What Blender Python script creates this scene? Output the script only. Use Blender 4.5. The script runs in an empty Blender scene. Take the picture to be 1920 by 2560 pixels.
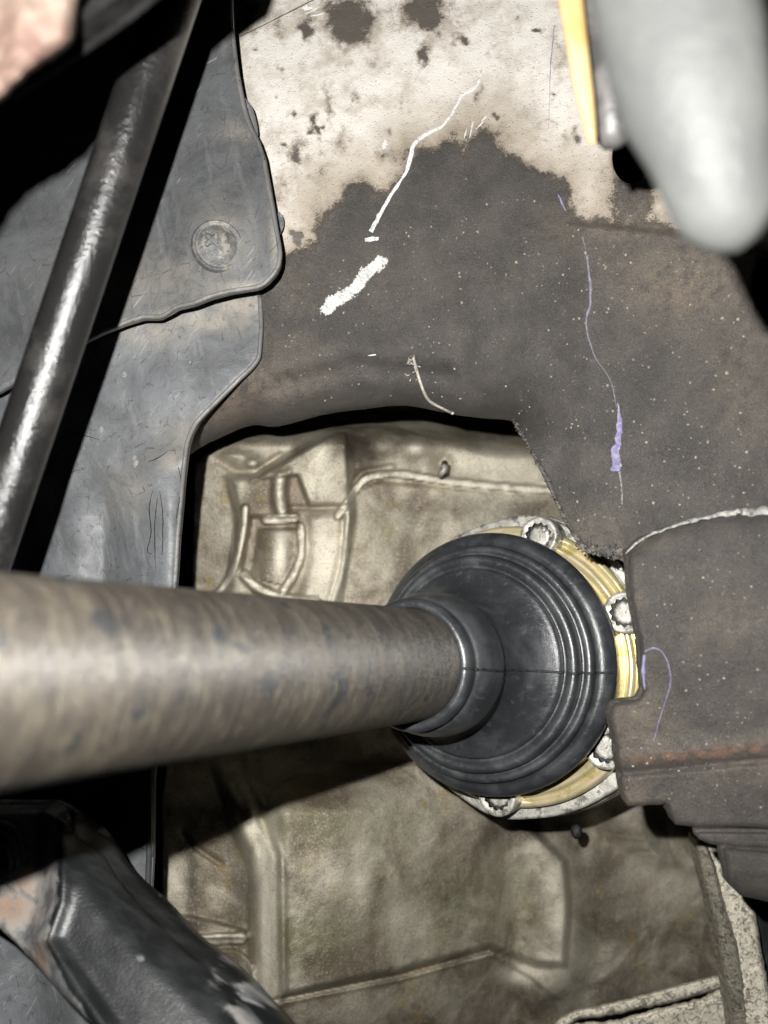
import bpy, bmesh, math, random
import numpy as np
from mathutils import Vector, Matrix
from mathutils.geometry import delaunay_2d_cdt

random.seed(7); rng = np.random.default_rng(7)
SC = bpy.context.scene; COL = SC.collection

# ------------------------------------------------------------ camera, light
cam_d = bpy.data.cameras.new('camera'); cam = bpy.data.objects.new('camera', cam_d); COL.objects.link(cam)
cam.location = (0, 0, 0); cam.rotation_euler = (math.radians(90), 0, 0)
cam_d.sensor_fit = 'HORIZONTAL'; cam_d.sensor_width = 36; cam_d.lens = 36
cam_d.clip_start = 0.005; cam_d.clip_end = 20
cam_d.dof.use_dof = True; cam_d.dof.focus_distance = 0.335; cam_d.dof.aperture_fstop = 10.0
SC.camera = cam
w = bpy.data.worlds.new('World'); SC.world = w; w.use_nodes = True
w.node_tree.nodes['Background'].inputs[0].default_value = (0.6, 0.65, 0.7, 1)
w.node_tree.nodes['Background'].inputs[1].default_value = 0.0015
LX, LZ = 0.026, 0.030
ld = bpy.data.lights.new('phone_torch', 'POINT'); lo = bpy.data.objects.new('phone_torch', ld); COL.objects.link(lo)
lo.location = (-LX, 0, LZ); ld.energy = 11.0; ld.shadow_soft_size = 0.0022; ld.color = (1.0, 0.985, 0.955)
SC.view_settings.view_transform = 'Standard'; SC.view_settings.look = 'None'
SC.cycles.diffuse_bounces = 1; SC.view_settings.exposure = 0; SC.view_settings.gamma = 1

# ------------------------------------------------------------ helpers
F = 1920.0
K = 1920 / 1659.0
def k(*pts): return [(x * K, y * K) for x, y in pts]
def W(px, py, d):                      # a point seen at px,py at d metres in front of the lens
    px, py, d = np.broadcast_arrays(np.asarray(px, float), np.asarray(py, float), np.asarray(d, float))
    return np.stack([(px - 960) / F * d, d, -(py - 1280) / F * d], -1)
def tag(o, label=None, cat=None, group=None, kind=None):
    if label: o['label'] = label
    if cat: o['category'] = cat
    if group: o['group'] = group
    if kind: o['kind'] = kind
    return o
def thing(name, label, cat, loc=(0, 0, 0), group=None):
    o = bpy.data.objects.new(name, None); COL.objects.link(o); o.location = loc; o.empty_display_size = .01
    return tag(o, label, cat, group)
def mk(name, V, Fc, mat, parent=None, smooth=True, attrs=None, flat_from=None):
    V = np.asarray(V, float)
    if parent is not None and parent.get('local') is None:
        V = V - np.array(parent.location)
    me = bpy.data.meshes.new(name); me.from_pydata(V.tolist(), [], [list(map(int, f)) for f in Fc]); me.update()
    if smooth:
        fl = np.ones(len(me.polygons), bool)
        if flat_from is not None: fl[flat_from:] = False
        me.polygons.foreach_set('use_smooth', fl)
    for n, a in (attrs or {}).items():
        at = me.attributes.new(n, 'FLOAT', 'POINT'); at.data.foreach_set('value', np.asarray(a, np.float32))
    me.materials.append(mat)
    o = bpy.data.objects.new(name, me); COL.objects.link(o)
    if parent is not None: o.parent = parent
    return o
def segdist(P, poly, closed=True):
    A = np.asarray(poly, float); B = np.roll(A, -1, 0)
    if not closed: A, B = A[:-1], B[:-1]
    D = B - A; L = np.maximum((D ** 2).sum(1), 1e-9)
    out = np.empty(len(P))
    for i in range(0, len(P), 4000):
        p = P[i:i + 4000, None, :]
        t = np.clip(((p - A) * D).sum(2) / L, 0, 1)
        q = A + t[..., None] * D
        out[i:i + 4000] = np.sqrt(((p - q) ** 2).sum(2)).min(1)
    return out
def inside(P, poly):
    A = np.asarray(poly, float); B = np.roll(A, -1, 0); res = np.zeros(len(P), bool)
    x, y = P[:, 0], P[:, 1]
    for (x1, y1), (x2, y2) in zip(A, B):
        if y1 == y2: continue
        c = ((y1 > y) != (y2 > y)) & (x < (x2 - x1) * (y - y1) / (y2 - y1) + x1)
        res ^= c
    return res
def sdf(P, poly): return np.where(inside(P, poly), 1, -1) * segdist(P, poly)
def smooth_poly(pts, closed=True, n=6):
    pts = [np.array(p, float) for p in pts]; N = len(pts); out = []
    rg = range(N if closed else N - 1)
    for i in rg:
        if closed: p0, p1, p2, p3 = pts[i - 1], pts[i], pts[(i + 1) % N], pts[(i + 2) % N]
        else: p0, p1, p2, p3 = pts[max(i - 1, 0)], pts[i], pts[i + 1], pts[min(i + 2, N - 1)]
        for j in range(n):
            t = j / n
            out.append(.5 * ((2 * p1) + (-p0 + p2) * t + (2 * p0 - 5 * p1 + 4 * p2 - p3) * t * t + (-p0 + 3 * p1 - 3 * p2 + p3) * t ** 3))
    if not closed: out.append(pts[-1])
    return np.array(out)
def resample(pts, step, closed=True):
    P = np.asarray(pts, float)
    if closed: P = np.vstack([P, P[:1]])
    seg = np.sqrt((np.diff(P, axis=0) ** 2).sum(1)); c = np.concatenate([[0], np.cumsum(seg)])
    n = max(3, int(c[-1] / step)); s = np.linspace(0, c[-1], n, endpoint=not closed)
    return np.stack([np.interp(s, c, P[:, 0]), np.interp(s, c, P[:, 1])], 1)
def sstep(a, b, x):
    t = np.clip((x - a) / (b - a), 0, 1); return t * t * (3 - 2 * t)
_vn = rng.random((64, 64))
def vnoise(x, y):
    x = np.asarray(x, float); y = np.asarray(y, float)
    xi = np.floor(x).astype(int); yi = np.floor(y).astype(int); fx = x - xi; fy = y - yi
    fx = fx * fx * (3 - 2 * fx); fy = fy * fy * (3 - 2 * fy)
    g = lambda a, b: _vn[a % 64, b % 64]
    return (g(xi, yi) * (1 - fx) + g(xi + 1, yi) * fx) * (1 - fy) + (g(xi, yi + 1) * (1 - fx) + g(xi + 1, yi + 1) * fx) * fy - .5
def fbm(x, y, o=4):
    s = 0; a = 1
    for i in range(o): s = s + a * vnoise(x * 2 ** i + 17 * i, y * 2 ** i + 5 * i); a *= .5
    return s
def sheet(name, outline, dfn, mat, parent, step=9, thick=.002, roll=(8, .0015), ragged=0, holes=(), attrs=None, smooth=True, bulge=0):
    ol = smooth_poly(outline) if smooth else np.array(outline, float)
    ol = resample(ol, step)
    if ragged:
        ol = ol + ragged * np.stack([fbm(ol[:, 0] / 14, ol[:, 1] / 14), fbm(ol[:, 0] / 14 + 9, ol[:, 1] / 14 + 30)], 1) * 2
    hs = [resample(h, step * .6) for h in holes]
    x0, y0 = ol.min(0); x1, y1 = ol.max(0)
    gx, gy = np.meshgrid(np.arange(x0, x1, step), np.arange(y0, y1, step * .87))
    gx = gx + (np.arange(gy.shape[0]) % 2)[:, None] * step * .5
    P = np.stack([gx.ravel(), gy.ravel()], 1)
    P = P[inside(P, ol)]; P = P[segdist(P, ol) > step * .45]
    for h in hs: P = P[~inside(P, h)]; P = P[segdist(P, h) > step * .4]
    rings = []
    allp = [ol] + hs
    verts = np.vstack(allp + [P]); edges = []; b = 0
    for r in allp:
        edges += [(b + i, b + (i + 1) % len(r)) for i in range(len(r))]; b += len(r)
    rv, re, rf, _, _, _ = delaunay_2d_cdt([Vector(v) for v in verts.tolist()], edges, [], 0, 1e-4)
    V2 = np.array([tuple(v) for v in rv]); Fc = np.array([list(f) for f in rf])
    c = V2[Fc].mean(1); ok = inside(c, ol)
    for h in hs: ok &= ~inside(c, h)
    Fc = Fc[ok]
    dist = segdist(V2, ol)
    for h in hs: dist = np.minimum(dist, segdist(V2, h))
    d = dfn(V2[:, 0], V2[:, 1])
    if roll:
        t = np.clip(dist / roll[0], 0, 1); d = d + roll[1] * (1 - np.sqrt(1 - (1 - t) ** 2))
    if bulge:
        t = np.clip(dist / bulge[0], 0, 1); d = d - bulge[1] * np.sqrt(1 - (1 - t) ** 2)
    Wf = W(V2[:, 0], V2[:, 1], d)
    # orient towards the lens
    a, b_, c_ = Wf[Fc[:, 0]], Wf[Fc[:, 1]], Wf[Fc[:, 2]]
    nrm = np.cross(b_ - a, c_ - a); flip = (nrm * a).sum(1) > 0
    Fc[flip] = Fc[flip][:, ::-1]
    n = len(Wf)
    cnt = {}
    for f in Fc:
        for i in range(3):
            e = (f[i], f[(i + 1) % 3])
            if (e[1], e[0]) in cnt: cnt.pop((e[1], e[0]))
            else: cnt[e] = 1
    be = list(cnt.keys())
    back = Wf + np.array([0, thick, 0])
    sv = []; sf = []
    for i, (p, q) in enumerate(be):
        m = 2 * n + 4 * i
        sv += [Wf[p], Wf[q], back[q], back[p]]; sf.append((m + 1, m, m + 3, m + 2))
    V = np.vstack([Wf, back] + ([np.array(sv)] if sv else []))
    faces = [tuple(f) for f in Fc] + [tuple(f[::-1] + n) for f in Fc]
    nf = len(faces); faces += sf
    at = {}
    for nm, fn in (attrs or {}).items():
        v = fn(V2[:, 0], V2[:, 1]); side = []
        for p, q in be: side += [v[p], v[q], v[q], v[p]]
        at[nm] = np.concatenate([v, v, side])
    return mk(name, V, faces, mat, parent, attrs=at, flat_from=nf)
def ribbon(name, pts, widths, dfn, mat, parent, lift=.0003, ragged=.5, step=4, smooth=True):
    pts = np.array(pts, float); c = np.concatenate([[0], np.cumsum(np.sqrt((np.diff(pts, axis=0) ** 2).sum(1)))]) / 1.0
    wd = np.interp(np.linspace(0, 1, 50), np.linspace(0, 1, len(widths)), widths)
    sp = smooth_poly(pts, False) if smooth else pts
    q = resample(sp, step, False); n = len(q)
    q = q + ragged * 1.3 * np.stack([fbm(q[:, 0] / 21, q[:, 1] / 21), fbm(q[:, 0] / 21 + 3, q[:, 1] / 21 + 7)], 1)
    t = np.gradient(q, axis=0); t /= np.maximum(np.linalg.norm(t, axis=1)[:, None], 1e-9); nn = np.stack([-t[:, 1], t[:, 0]], 1)
    ww = np.interp(np.linspace(0, 1, n), np.linspace(0, 1, 50), wd) / 2
    wl = ww * (1 + ragged * 1.0 * fbm(q[:, 0] / 15 + 40, q[:, 1] / 15)); wr = ww * (1 + ragged * 1.0 * fbm(q[:, 0] / 15, q[:, 1] / 15 + 60))
    L = q + nn * wl[:, None]; R = q - nn * wr[:, None]
    V = []
    for arr, h in ((L, -.0004), (L * .75 + R * .25, lift), (L * .25 + R * .75, lift), (R, -.0004)):
        V.append(W(arr[:, 0], arr[:, 1], dfn(arr[:, 0], arr[:, 1]) - h))
    V = np.vstack(V); Fc = []
    for j in range(3):
        for i in range(n - 1):
            a = j * n + i; Fc.append((a, a + 1, a + n + 1, a + n))
    A, B, C = V[Fc[0][0]], V[Fc[0][1]], V[Fc[0][2]]
    if np.dot(np.cross(B - A, C - A), A) > 0: Fc = [f[::-1] for f in Fc]
    return mk(name, V, Fc, mat, parent)
def tube3(name, P, R, mat, parent=None, seg=24, caps=True, sy=1.0, wob=0, cross=None, rot=0):
    P = [Vector(p) for p in P]; n = len(P); V = []; Fc = []
    up = Vector((0, -1, 0))
    for i in range(n):
        t = (P[min(i + 1, n - 1)] - P[max(i - 1, 0)]).normalized()
        s = t.cross(up).normalized(); u = s.cross(t).normalized()
        for j in range(seg):
            a = 2 * math.pi * j / seg; r = R[i]
            if cross: r *= cross(a)
            if wob: r *= 1 + wob * float(fbm(i * .35 + 3, j * .5))
            ca_, sa_ = math.cos(a) * r, math.sin(a) * r * sy; V.append(P[i] + s * (ca_ * math.cos(rot) - sa_ * math.sin(rot)) + u * (ca_ * math.sin(rot) + sa_ * math.cos(rot)))
    for i in range(n - 1):
        for j in range(seg):
            a = i * seg + j; b = i * seg + (j + 1) % seg; Fc.append((a, b, b + seg, a + seg))
    if caps:
        Fc.append(tuple(range(seg))[::-1]); Fc.append(tuple((n - 1) * seg + j for j in range(seg)))
    return mk(name, [tuple(v) for v in V], Fc, mat, parent)
def lathe(name, prof, mat, parent, seg=160, rf=None, close=False):
    V = []; Fc = []; n = len(prof)
    for (z, r) in prof:
        for j in range(seg):
            a = 2 * math.pi * j / seg; rr = r * (rf(a, z, r) if rf else 1)
            V.append((math.cos(a) * rr, math.sin(a) * rr, z))
    for i in range(n - 1):
        for j in range(seg):
            a = i * seg + j; b = i * seg + (j + 1) % seg; Fc.append((a, a + seg, b + seg, b))
    return mk(name, V, Fc, mat, parent)
def crv(pts, n=5): return [tuple(p) for p in smooth_poly(pts, False, n)]

# ------------------------------------------------------------ material DSL
class MT:
    def __init__(s, name):
        s.m = bpy.data.materials.new(name); s.m.use_nodes = True; s.t = s.m.node_tree; s.t.nodes.clear()
        s.out = s.t.nodes.new('ShaderNodeOutputMaterial'); s.b = s.t.nodes.new('ShaderNodeBsdfPrincipled')
        s.t.links.new(s.b.outputs[0], s.out.inputs[0])
        s.tc = s.t.nodes.new('ShaderNodeTexCoord').outputs['Object']
    def lk(s, a, i):
        if isinstance(a, (int, float)): i.default_value = a
        elif isinstance(a, tuple): i.default_value = a if len(a) == 4 else (*a, 1) if i.type == 'RGBA' else a
        else: s.t.links.new(a, i)
    def vec(s, sc, rot=(0, 0, 0), loc=(0, 0, 0)):
        src = s.tc
        if any(rot):
            n = s.t.nodes.new('ShaderNodeMapping'); s.t.links.new(src, n.inputs[0]); n.inputs['Rotation'].default_value = rot; src = n.outputs[0]
        n = s.t.nodes.new('ShaderNodeMapping'); s.t.links.new(src, n.inputs[0])
        n.inputs['Scale'].default_value = sc; n.inputs['Location'].default_value = loc
        return n.outputs[0]
    def noise(s, scale, det=4, rough=.6, v=None, dist=0):
        n = s.t.nodes.new('ShaderNodeTexNoise'); s.t.links.new(v or s.tc, n.inputs[0])
        n.inputs['Scale'].default_value = scale; n.inputs['Detail'].default_value = det; n.inputs['Roughness'].default_value = rough
        n.inputs['Distortion'].default_value = dist
        return n.outputs[0]
    def vor(s, scale, v=None, feat='F1', out='Distance', rand=1):
        n = s.t.nodes.new('ShaderNodeTexVoronoi'); n.feature = feat; s.t.links.new(v or s.tc, n.inputs[0])
        n.inputs['Scale'].default_value = scale; n.inputs['Randomness'].default_value = rand
        return n.outputs[out]
    def wave(s, scale, v=None, axis='Z', dist=2, det=2):
        n = s.t.nodes.new('ShaderNodeTexWave'); n.bands_direction = axis; s.t.links.new(v or s.tc, n.inputs[0])
        n.inputs['Scale'].default_value = scale; n.inputs['Distortion'].default_value = dist; n.inputs['Detail'].default_value = det
        return n.outputs[1]
    def attr(s, nm):
        n = s.t.nodes.new('ShaderNodeAttribute'); n.attribute_name = nm; return n.outputs['Fac']
    def step(s, x, a, b):                # smooth 0..1 between a and b
        n = s.t.nodes.new('ShaderNodeMapRange'); n.interpolation_type = 'SMOOTHSTEP'
        s.lk(x, n.inputs[0]); n.inputs[1].default_value = a; n.inputs[2].default_value = b
        return n.outputs[0]
    def rng(s, x, a, b, c, d):
        n = s.t.nodes.new('ShaderNodeMapRange'); s.lk(x, n.inputs[0])
        for i, v in enumerate((a, b, c, d)): n.inputs[i + 1].default_value = v
        return n.outputs[0]
    def op(s, o, a, b=0.0, clamp=False):
        n = s.t.nodes.new('ShaderNodeMath'); n.operation = o; n.use_clamp = clamp
        s.lk(a, n.inputs[0]); s.lk(b, n.inputs[1]); return n.outputs[0]
    def mix(s, f, a, b):
        n = s.t.nodes.new('ShaderNodeMix'); n.data_type = 'RGBA'
        s.lk(f, n.inputs[0]); s.lk(a, n.inputs[6]); s.lk(b, n.inputs[7]); return n.outputs[2]
    def bump(s, h, dist, strength=1, prev=None):
        n = s.t.nodes.new('ShaderNodeBump'); n.inputs['Strength'].default_value = strength; n.inputs['Distance'].default_value = dist
        s.lk(h, n.inputs['Height'])
        if prev is not None: s.t.links.new(prev, n.inputs['Normal'])
        return n.outputs[0]
    def fin(s, col, rough=.5, metal=0, nrm=None, spec=.5, coat=0):
        s.lk(col, s.b.inputs['Base Color']); s.lk(rough, s.b.inputs['Roughness']); s.lk(metal, s.b.inputs['Metallic'])
        s.b.inputs['Specular IOR Level'].default_value = spec
        if coat: s.b.inputs['Coat Weight'].default_value = coat; s.b.inputs['Coat Roughness'].default_value = .2
        if nrm is not None: s.t.links.new(nrm, s.b.inputs['Normal'])
        return s.m

def m_rail():
    m = MT('underseal_and_paint')
    big = m.noise(60, 6, .65); mid = m.noise(260, 5, .7); fine = m.noise(1500, 4, .7); hf = m.noise(4500, 3, .6)
    e = m.op('ADD', m.attr('paint'), m.op('MULTIPLY', m.op('SUBTRACT', mid, .5), 1.5))
    e = m.op('ADD', e, m.op('MULTIPLY', m.op('SUBTRACT', fine, .5), .6))
    e = m.op('ADD', e, m.op('MULTIPLY', m.op('SUBTRACT', hf, .5), .55))
    e = m.op('ADD', e, m.op('MULTIPLY', m.op('SUBTRACT', m.noise(3000, 2, .5), .5), .8))
    pt = m.step(e, -.22, .36)                                   # bare pale paint
    # paint colour
    dirt = m.step(m.op('ADD', big, m.op('MULTIPLY', mid, .15)), .50, .78)
    pc = m.mix(dirt, (.66, .625, .575), (.44, .395, .335))
    pc = m.mix(m.op('MULTIPLY', m.step(e, 4.0, 0.4), .9), pc, (.34, .29, .23))
    pc = m.mix(m.op('MULTIPLY', m.step(e, 1.3, .0), .85), pc, (.17, .14, .11))
    st = m.op('ADD', m.attr('stain_shade'), m.op('MULTIPLY', m.op('SUBTRACT', mid, .5), .9))
    st = m.op('ADD', st, m.op('MULTIPLY', m.op('SUBTRACT', fine, .5), .5))
    pc = m.mix(m.op('MULTIPLY', m.step(st, .05, .45), .85), pc, (.27, .23, .185))
    pc = m.mix(m.op('MULTIPLY', m.step(st, .34, .58), .95), pc, (.085, .074, .064))
    pit = m.step(m.vor(420), .10, .05)
    pitm = m.op('MULTIPLY', pit, m.step(m.vor(420, out='Color'), .72, .78))
    pc = m.mix(pitm, pc, (.14, .11, .09))
    # underseal colour
    uc = m.mix(m.step(big, .35, .7), (.072, .066, .063), (.120, .108, .098))
    uc = m.mix(m.op('MULTIPLY', m.step(mid, .5, .75), .6), uc, (.10, .085, .07))
    uc = m.mix(m.op('MULTIPLY', m.step(fine, .50, .72), .55), uc, (.135, .12, .105))
    uc = m.mix(m.op('MULTIPLY', m.step(fine, .46, .30), .6), uc, (.030, .028, .028))
    uc = m.mix(m.op('MULTIPLY', m.attr('dust'), m.step(m.op('ADD', mid, m.op('MULTIPLY', fine, .4)), .45, .85)), uc, (.22, .185, .145))
    sp1 = m.op('MULTIPLY', m.step(m.vor(700), .26, .16), m.step(m.vor(700, out='Color'), .50, .57))
    uc = m.mix(m.op('MULTIPLY', sp1, m.rng(big, .42, .60, .1, .9)), uc, (.24, .21, .17))
    v3 = m.vec((1, 1, 1), loc=(7, 5, 2))
    uc = m.mix(m.op('MULTIPLY', m.op('MULTIPLY', m.step(m.vor(1500, v3), .26, .16), m.step(m.vor(1500, v3, out='Color'), .6, .7)), .6), uc, (.20, .18, .15))
    v2 = m.vec((1, 1, 1), loc=(3, 1, 2))
    sp2 = m.op('MULTIPLY', m.step(m.vor(260, v2), .12, .07), m.step(m.vor(260, v2, out='Color'), .74, .8))
    uc = m.mix(sp2, uc, (.45, .38, .28))
    uc = m.mix(m.op('MULTIPLY', m.attr('rust'), m.step(mid, .35, .65)), uc, (.27, .165, .12))
    col = m.mix(pt, uc, pc)
    scp = m.step(m.op('ADD', m.attr('scrape'), m.op('ADD', m.op('MULTIPLY', m.op('SUBTRACT', mid, .5), .9), m.op('MULTIPLY', m.op('SUBTRACT', m.noise(900, 4, .7, m.vec((1, 1, 1), rot=(0, .8, 0))), .5), 1.1))), .42, .52)
    col = m.mix(scp, col, m.mix(m.step(m.noise(500, 5, .75, m.vec((1, 1, .3), rot=(0, .85, 0))), .52, .66), (.86, .86, .85), (.50, .48, .46)))
    n = m.bump(m.op('MULTIPLY', hf, m.rng(pt, 0, 1, 1, .12)), .0008, 1.0)
    n = m.bump(m.op('MULTIPLY', fine, m.rng(pt, 0, 1, 1, .3)), .0013, .9, n)
    n = m.bump(m.op('ADD', sp1, sp2), .0004, .8, n)
    n = m.bump(m.op('SUBTRACT', 1.0, pt), .0006, .8, n)
    n = m.bump(big, .0015, .6, n)
    return m.fin(col, m.rng(pt, 0, 1, .50, .42), 0, n, .5)
def m_plastic(name, c0, c1, c2, sx=(1, 1, 1)):
    m = MT(name)
    big = m.noise(35, 6, .6, dist=.6); mid = m.noise(180, 6, .65, dist=.8); fine = m.noise(1600, 4, .65)
    st = m.noise(170, 5, .65, m.vec((1, 1, .16), rot=(0, .25, 0)))
    c = m.mix(m.step(big, .35, .68), c0, c1)
    c = m.mix(m.op('MULTIPLY', m.step(st, .52, .72), .55), c, c2)
    c = m.mix(m.op('MULTIPLY', m.step(mid, .52, .62), .35), c, (.05, .052, .056))
    c = m.mix(m.op('MULTIPLY', m.attr('dirt'), m.step(m.op('ADD', mid, m.op('MULTIPLY', fine, .3)), .3, .75)), c, (.26, .235, .20))
    sp = m.op('MULTIPLY', m.step(m.vor(900), .14, .08), m.step(m.vor(900, out='Color'), .72, .78))
    c = m.mix(m.op('MULTIPLY', sp, .7), c, (.42, .40, .36))
    crk = m.op('MULTIPLY', m.step(m.vor(150, m.vec((1, 1, .6)), feat='DISTANCE_TO_EDGE'), .035, .012), m.step(mid, .50, .60))
    c = m.mix(m.op('MULTIPLY', crk, .6), c, (.03, .03, .032))
    scr = m.op('MULTIPLY', m.step(m.noise(900, 2, .5, m.vec((1, 1, .05), rot=(0, -.6, 0))), .64, .70), m.step(big, .5, .6))
    c = m.mix(m.op('MULTIPLY', scr, .5), c, (.30, .31, .32))
    n = m.bump(fine, .00025, .7); n = m.bump(m.op('ADD', mid, sp), .0003, .6, n); n = m.bump(big, .0022, .5, n)
    return m.fin(c, m.rng(mid, .3, .7, .38, .62), 0, n, .5)
def m_rubber():
    m = MT('black_rubber')
    big = m.noise(55, 5, .6, dist=.5); mid = m.noise(300, 5, .65); fine = m.noise(2200, 3, .6)
    st = m.noise(260, 5, .65, m.vec((1, 1, .25)))
    c = m.mix(m.step(big, .42, .68), (.021, .023, .0255), (.044, .047, .050))
    c = m.mix(m.op('MULTIPLY', m.step(m.op('ADD', st, m.op('MULTIPLY', fine, .35)), .74, .95), .6), c, (.10, .105, .10))
    v = m.vec((1, 1, 1), loc=(2, 2, 2))
    sp = m.op('MULTIPLY', m.step(m.vor(700, v), .10, .05), m.step(m.vor(700, v, out='Color'), .85, .9))
    c = m.mix(sp, c, (.35, .33, .28))
    n = m.bump(fine, .00012, .6); n = m.bump(mid, .0004, .5, n)
    return m.fin(c, m.rng(m.op('ADD', mid, m.op('SUBTRACT', big, .5)), .3, .7, .27, .42), 0, n, .9)
def m_shaft():
    m = MT('oxidised_shaft_steel')
    vz = m.vec((.55, .55, 2.2)); v8 = m.vec((.25, .25, 4)); vt = m.vec((1, 1, 1.3), loc=(.31, .1, .2))
    big = m.noise(36, 4, .55, vz); mid = m.noise(110, 5, .65, m.vec((.9, .9, 1.6), loc=(1, 2, .13))); strk = m.noise(170, 5, .7, v8); fine = m.noise(1900, 3, .6, m.vec((.3, .3, 1)))
    rg = m.wave(620, axis='Z', dist=.35, det=2)
    c = m.mix(m.step(big, .36, .64), (.036, .030, .025), (.062, .052, .041))
    c = m.mix(m.op('MULTIPLY', m.step(strk, .46, .66), .5), c, (.085, .075, .056))
    c = m.mix(m.op('MULTIPLY', m.step(m.op('ADD', mid, m.op('MULTIPLY', strk, .4)), .68, .84), .5), c, (.125, .110, .078))
    c = m.mix(m.op('MULTIPLY', m.step(strk, .44, .34), .45), c, (.035, .030, .027))
    bl = m.step(m.op('ADD', m.noise(95, 3, .55, vt), m.op('MULTIPLY', strk, .22)), .725, .755)
    c = m.mix(m.op('MULTIPLY', bl, .85), c, (.016, .020, .024))
    c = m.mix(m.op('MULTIPLY', rg, .30), c, (.045, .038, .032))
    sp = m.op('MULTIPLY', m.step(m.vor(300), .06, .03), m.step(m.vor(300, out='Color'), .7, .8))
    c = m.mix(sp, c, (.6, .58, .5))
    n = m.bump(rg, .00035, 1.0); n = m.bump(fine, .00025, .7, n); n = m.bump(strk, .0003, .4, n)
    return m.fin(c, m.rng(strk, .3, .7, .36, .5), .15, n, .55)
def m_cast(name='dirty_cast_aluminium', lo=(.20, .160, .112), hi=(.57, .52, .41), amt=1.0):
    m = MT(name)
    big = m.noise(26, 6, .6, dist=.7); mid = m.noise(110, 6, .7, dist=.4); fine = m.noise(900, 4, .7); hf = m.noise(2600, 3, .6)
    dr = m.noise(120, 6, .7, m.vec((1, 1, .22), rot=(0, .12, 0)))
    c = m.mix(m.step(m.op('ADD', big, m.op('MULTIPLY', mid, .25)), .50, .76), lo, hi)
    c = m.mix(m.op('MULTIPLY', m.step(mid, .46, .66), .38 if amt < 1.5 else .6), c, (.15, .115, .08))
    c = m.mix(m.op('MULTIPLY', m.step(dr, .50, .72), .4), c, (.58, .53, .43))
    c = m.mix(m.op('MULTIPLY', m.op('MULTIPLY', m.step(m.noise(45, 4, .6, m.vec((1, 1, 1), loc=(5, 3, 1))), .54, .7), m.step(mid, .4, .6)), .85), c, (.40, .30, .12))
    c = m.mix(m.op('MULTIPLY', m.attr('green'), m.step(m.op('ADD', mid, m.op('MULTIPLY', fine, .3)), .4, .75)), c, (.20, .205, .10))
    c = m.mix(m.op('MULTIPLY', m.attr('oil_shade'), m.step(m.op('ADD', mid, m.op('MULTIPLY', fine, .2)), .25, .65)), c, (.060, .046, .032))  # oil stains, plus shade painted into the pocket and valleys
    c = m.mix(m.op('MULTIPLY', m.attr('pale'), m.step(m.op('ADD', mid, m.op('MULTIPLY', fine, .5)), .25, .75)), c, (.80, .74, .60))  # pale metal, with highlights on ribs and bulges put into the colour
    sp = m.op('MULTIPLY', m.step(m.vor(500), .14, .07), m.step(m.vor(500, out='Color'), .74, .8))
    if amt > 1: sp = m.op('MAXIMUM', sp, m.op('MULTIPLY', m.step(m.noise(300, 7, .8, dist=1.0), .50, .57), .95))
    c = m.mix(m.op('MULTIPLY', sp, .85), c, (.05, .043, .033))
    c = m.mix(m.op('MULTIPLY', m.step(fine, .47, .34), .45), c, (.09, .072, .052)); c = m.mix(m.op('MULTIPLY', m.step(fine, .54, .66), .35), c, (.78, .74, .64))
    n = m.bump(hf, .0005, .8); n = m.bump(fine, .0008, .8, n); n = m.bump(mid, .0009, .5, n)
    return m.fin(c, m.rng(mid, .3, .7, .30, .46), m.op('MULTIPLY', m.op('SUBTRACT', 1.0, m.attr('pale'), True), .36), n, .8)
def m_simple(name, c0, c1, rough=.45, metal=0.0, sc=120, bm=.0004, c2=None, spec=.5, det=5, th=(.4, .62)):
    m = MT(name); a = m.noise(sc, det, .65, dist=.3); f = m.noise(sc * 9, 3, .6)
    c = m.mix(m.step(a, *th), c0, c1)
    if c2: c = m.mix(m.step(m.noise(sc * .7, 5, .65, m.vec((1, 1, 1), loc=(4, 1, 7))), .54, .60), c, c2)
    n = m.bump(f, bm, .7); n = m.bump(a, bm * 2, .5, n)
    return m.fin(c, m.rng(a, .3, .7, rough - .08, rough + .1), metal, n, spec)
def m_rod():
    m = MT('glossy_black_paint')
    a = m.noise(420, 3, .55); f = m.noise(1300, 3, .6); b = m.noise(60, 5, .6)
    sp = m.op('MULTIPLY', m.step(m.vor(420), .10, .05), m.step(m.vor(420, out='Color'), .8, .86))
    c = m.mix(m.step(b, .45, .7), (.012, .0115, .0115), (.032, .030, .028)); c = m.mix(sp, c, (.35, .34, .31))
    n = m.bump(a, .0004, .6); n = m.bump(f, .00028, .8, n)
    return m.fin(c, m.rng(b, .3, .7, .20, .28), .0, n, .55)
def m_arm():
    m = MT('flaking_arm_paint')
    big = m.noise(38, 6, .6, m.vec((1, 1, .5), rot=(0, .80, 0)), dist=.3); mid = m.noise(150, 6, .62, m.vec((1, 1, .28), rot=(0, .80, 0)), dist=.3); fine = m.noise(1300, 3, .6)
    dark = m.mix(m.step(mid, .4, .65), (.007, .008, .0085), (.018, .0195, .020))
    grey = m.mix(m.step(mid, .42, .6), (.075, .077, .08), (.20, .195, .185))
    e = m.op('ADD', m.attr('bare'), m.op('MULTIPLY', m.op('SUBTRACT', mid, .5), 1.1)); e = m.op('ADD', e, m.op('MULTIPLY', m.op('SUBTRACT', big, .5), .4))
    f = m.step(e, .50, .72)
    c = m.mix(f, dark, grey)
    c = m.mix(m.op('MULTIPLY', m.attr('rust'), m.step(m.op('ADD', mid, m.op('MULTIPLY', fine, .3)), .5, .75)), c, (.19, .12, .08))
    n = m.bump(fine, .0002, .6); 
    return m.fin(c, m.rng(f, 0, 1, .36, .5), 0, n, .35)

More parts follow.
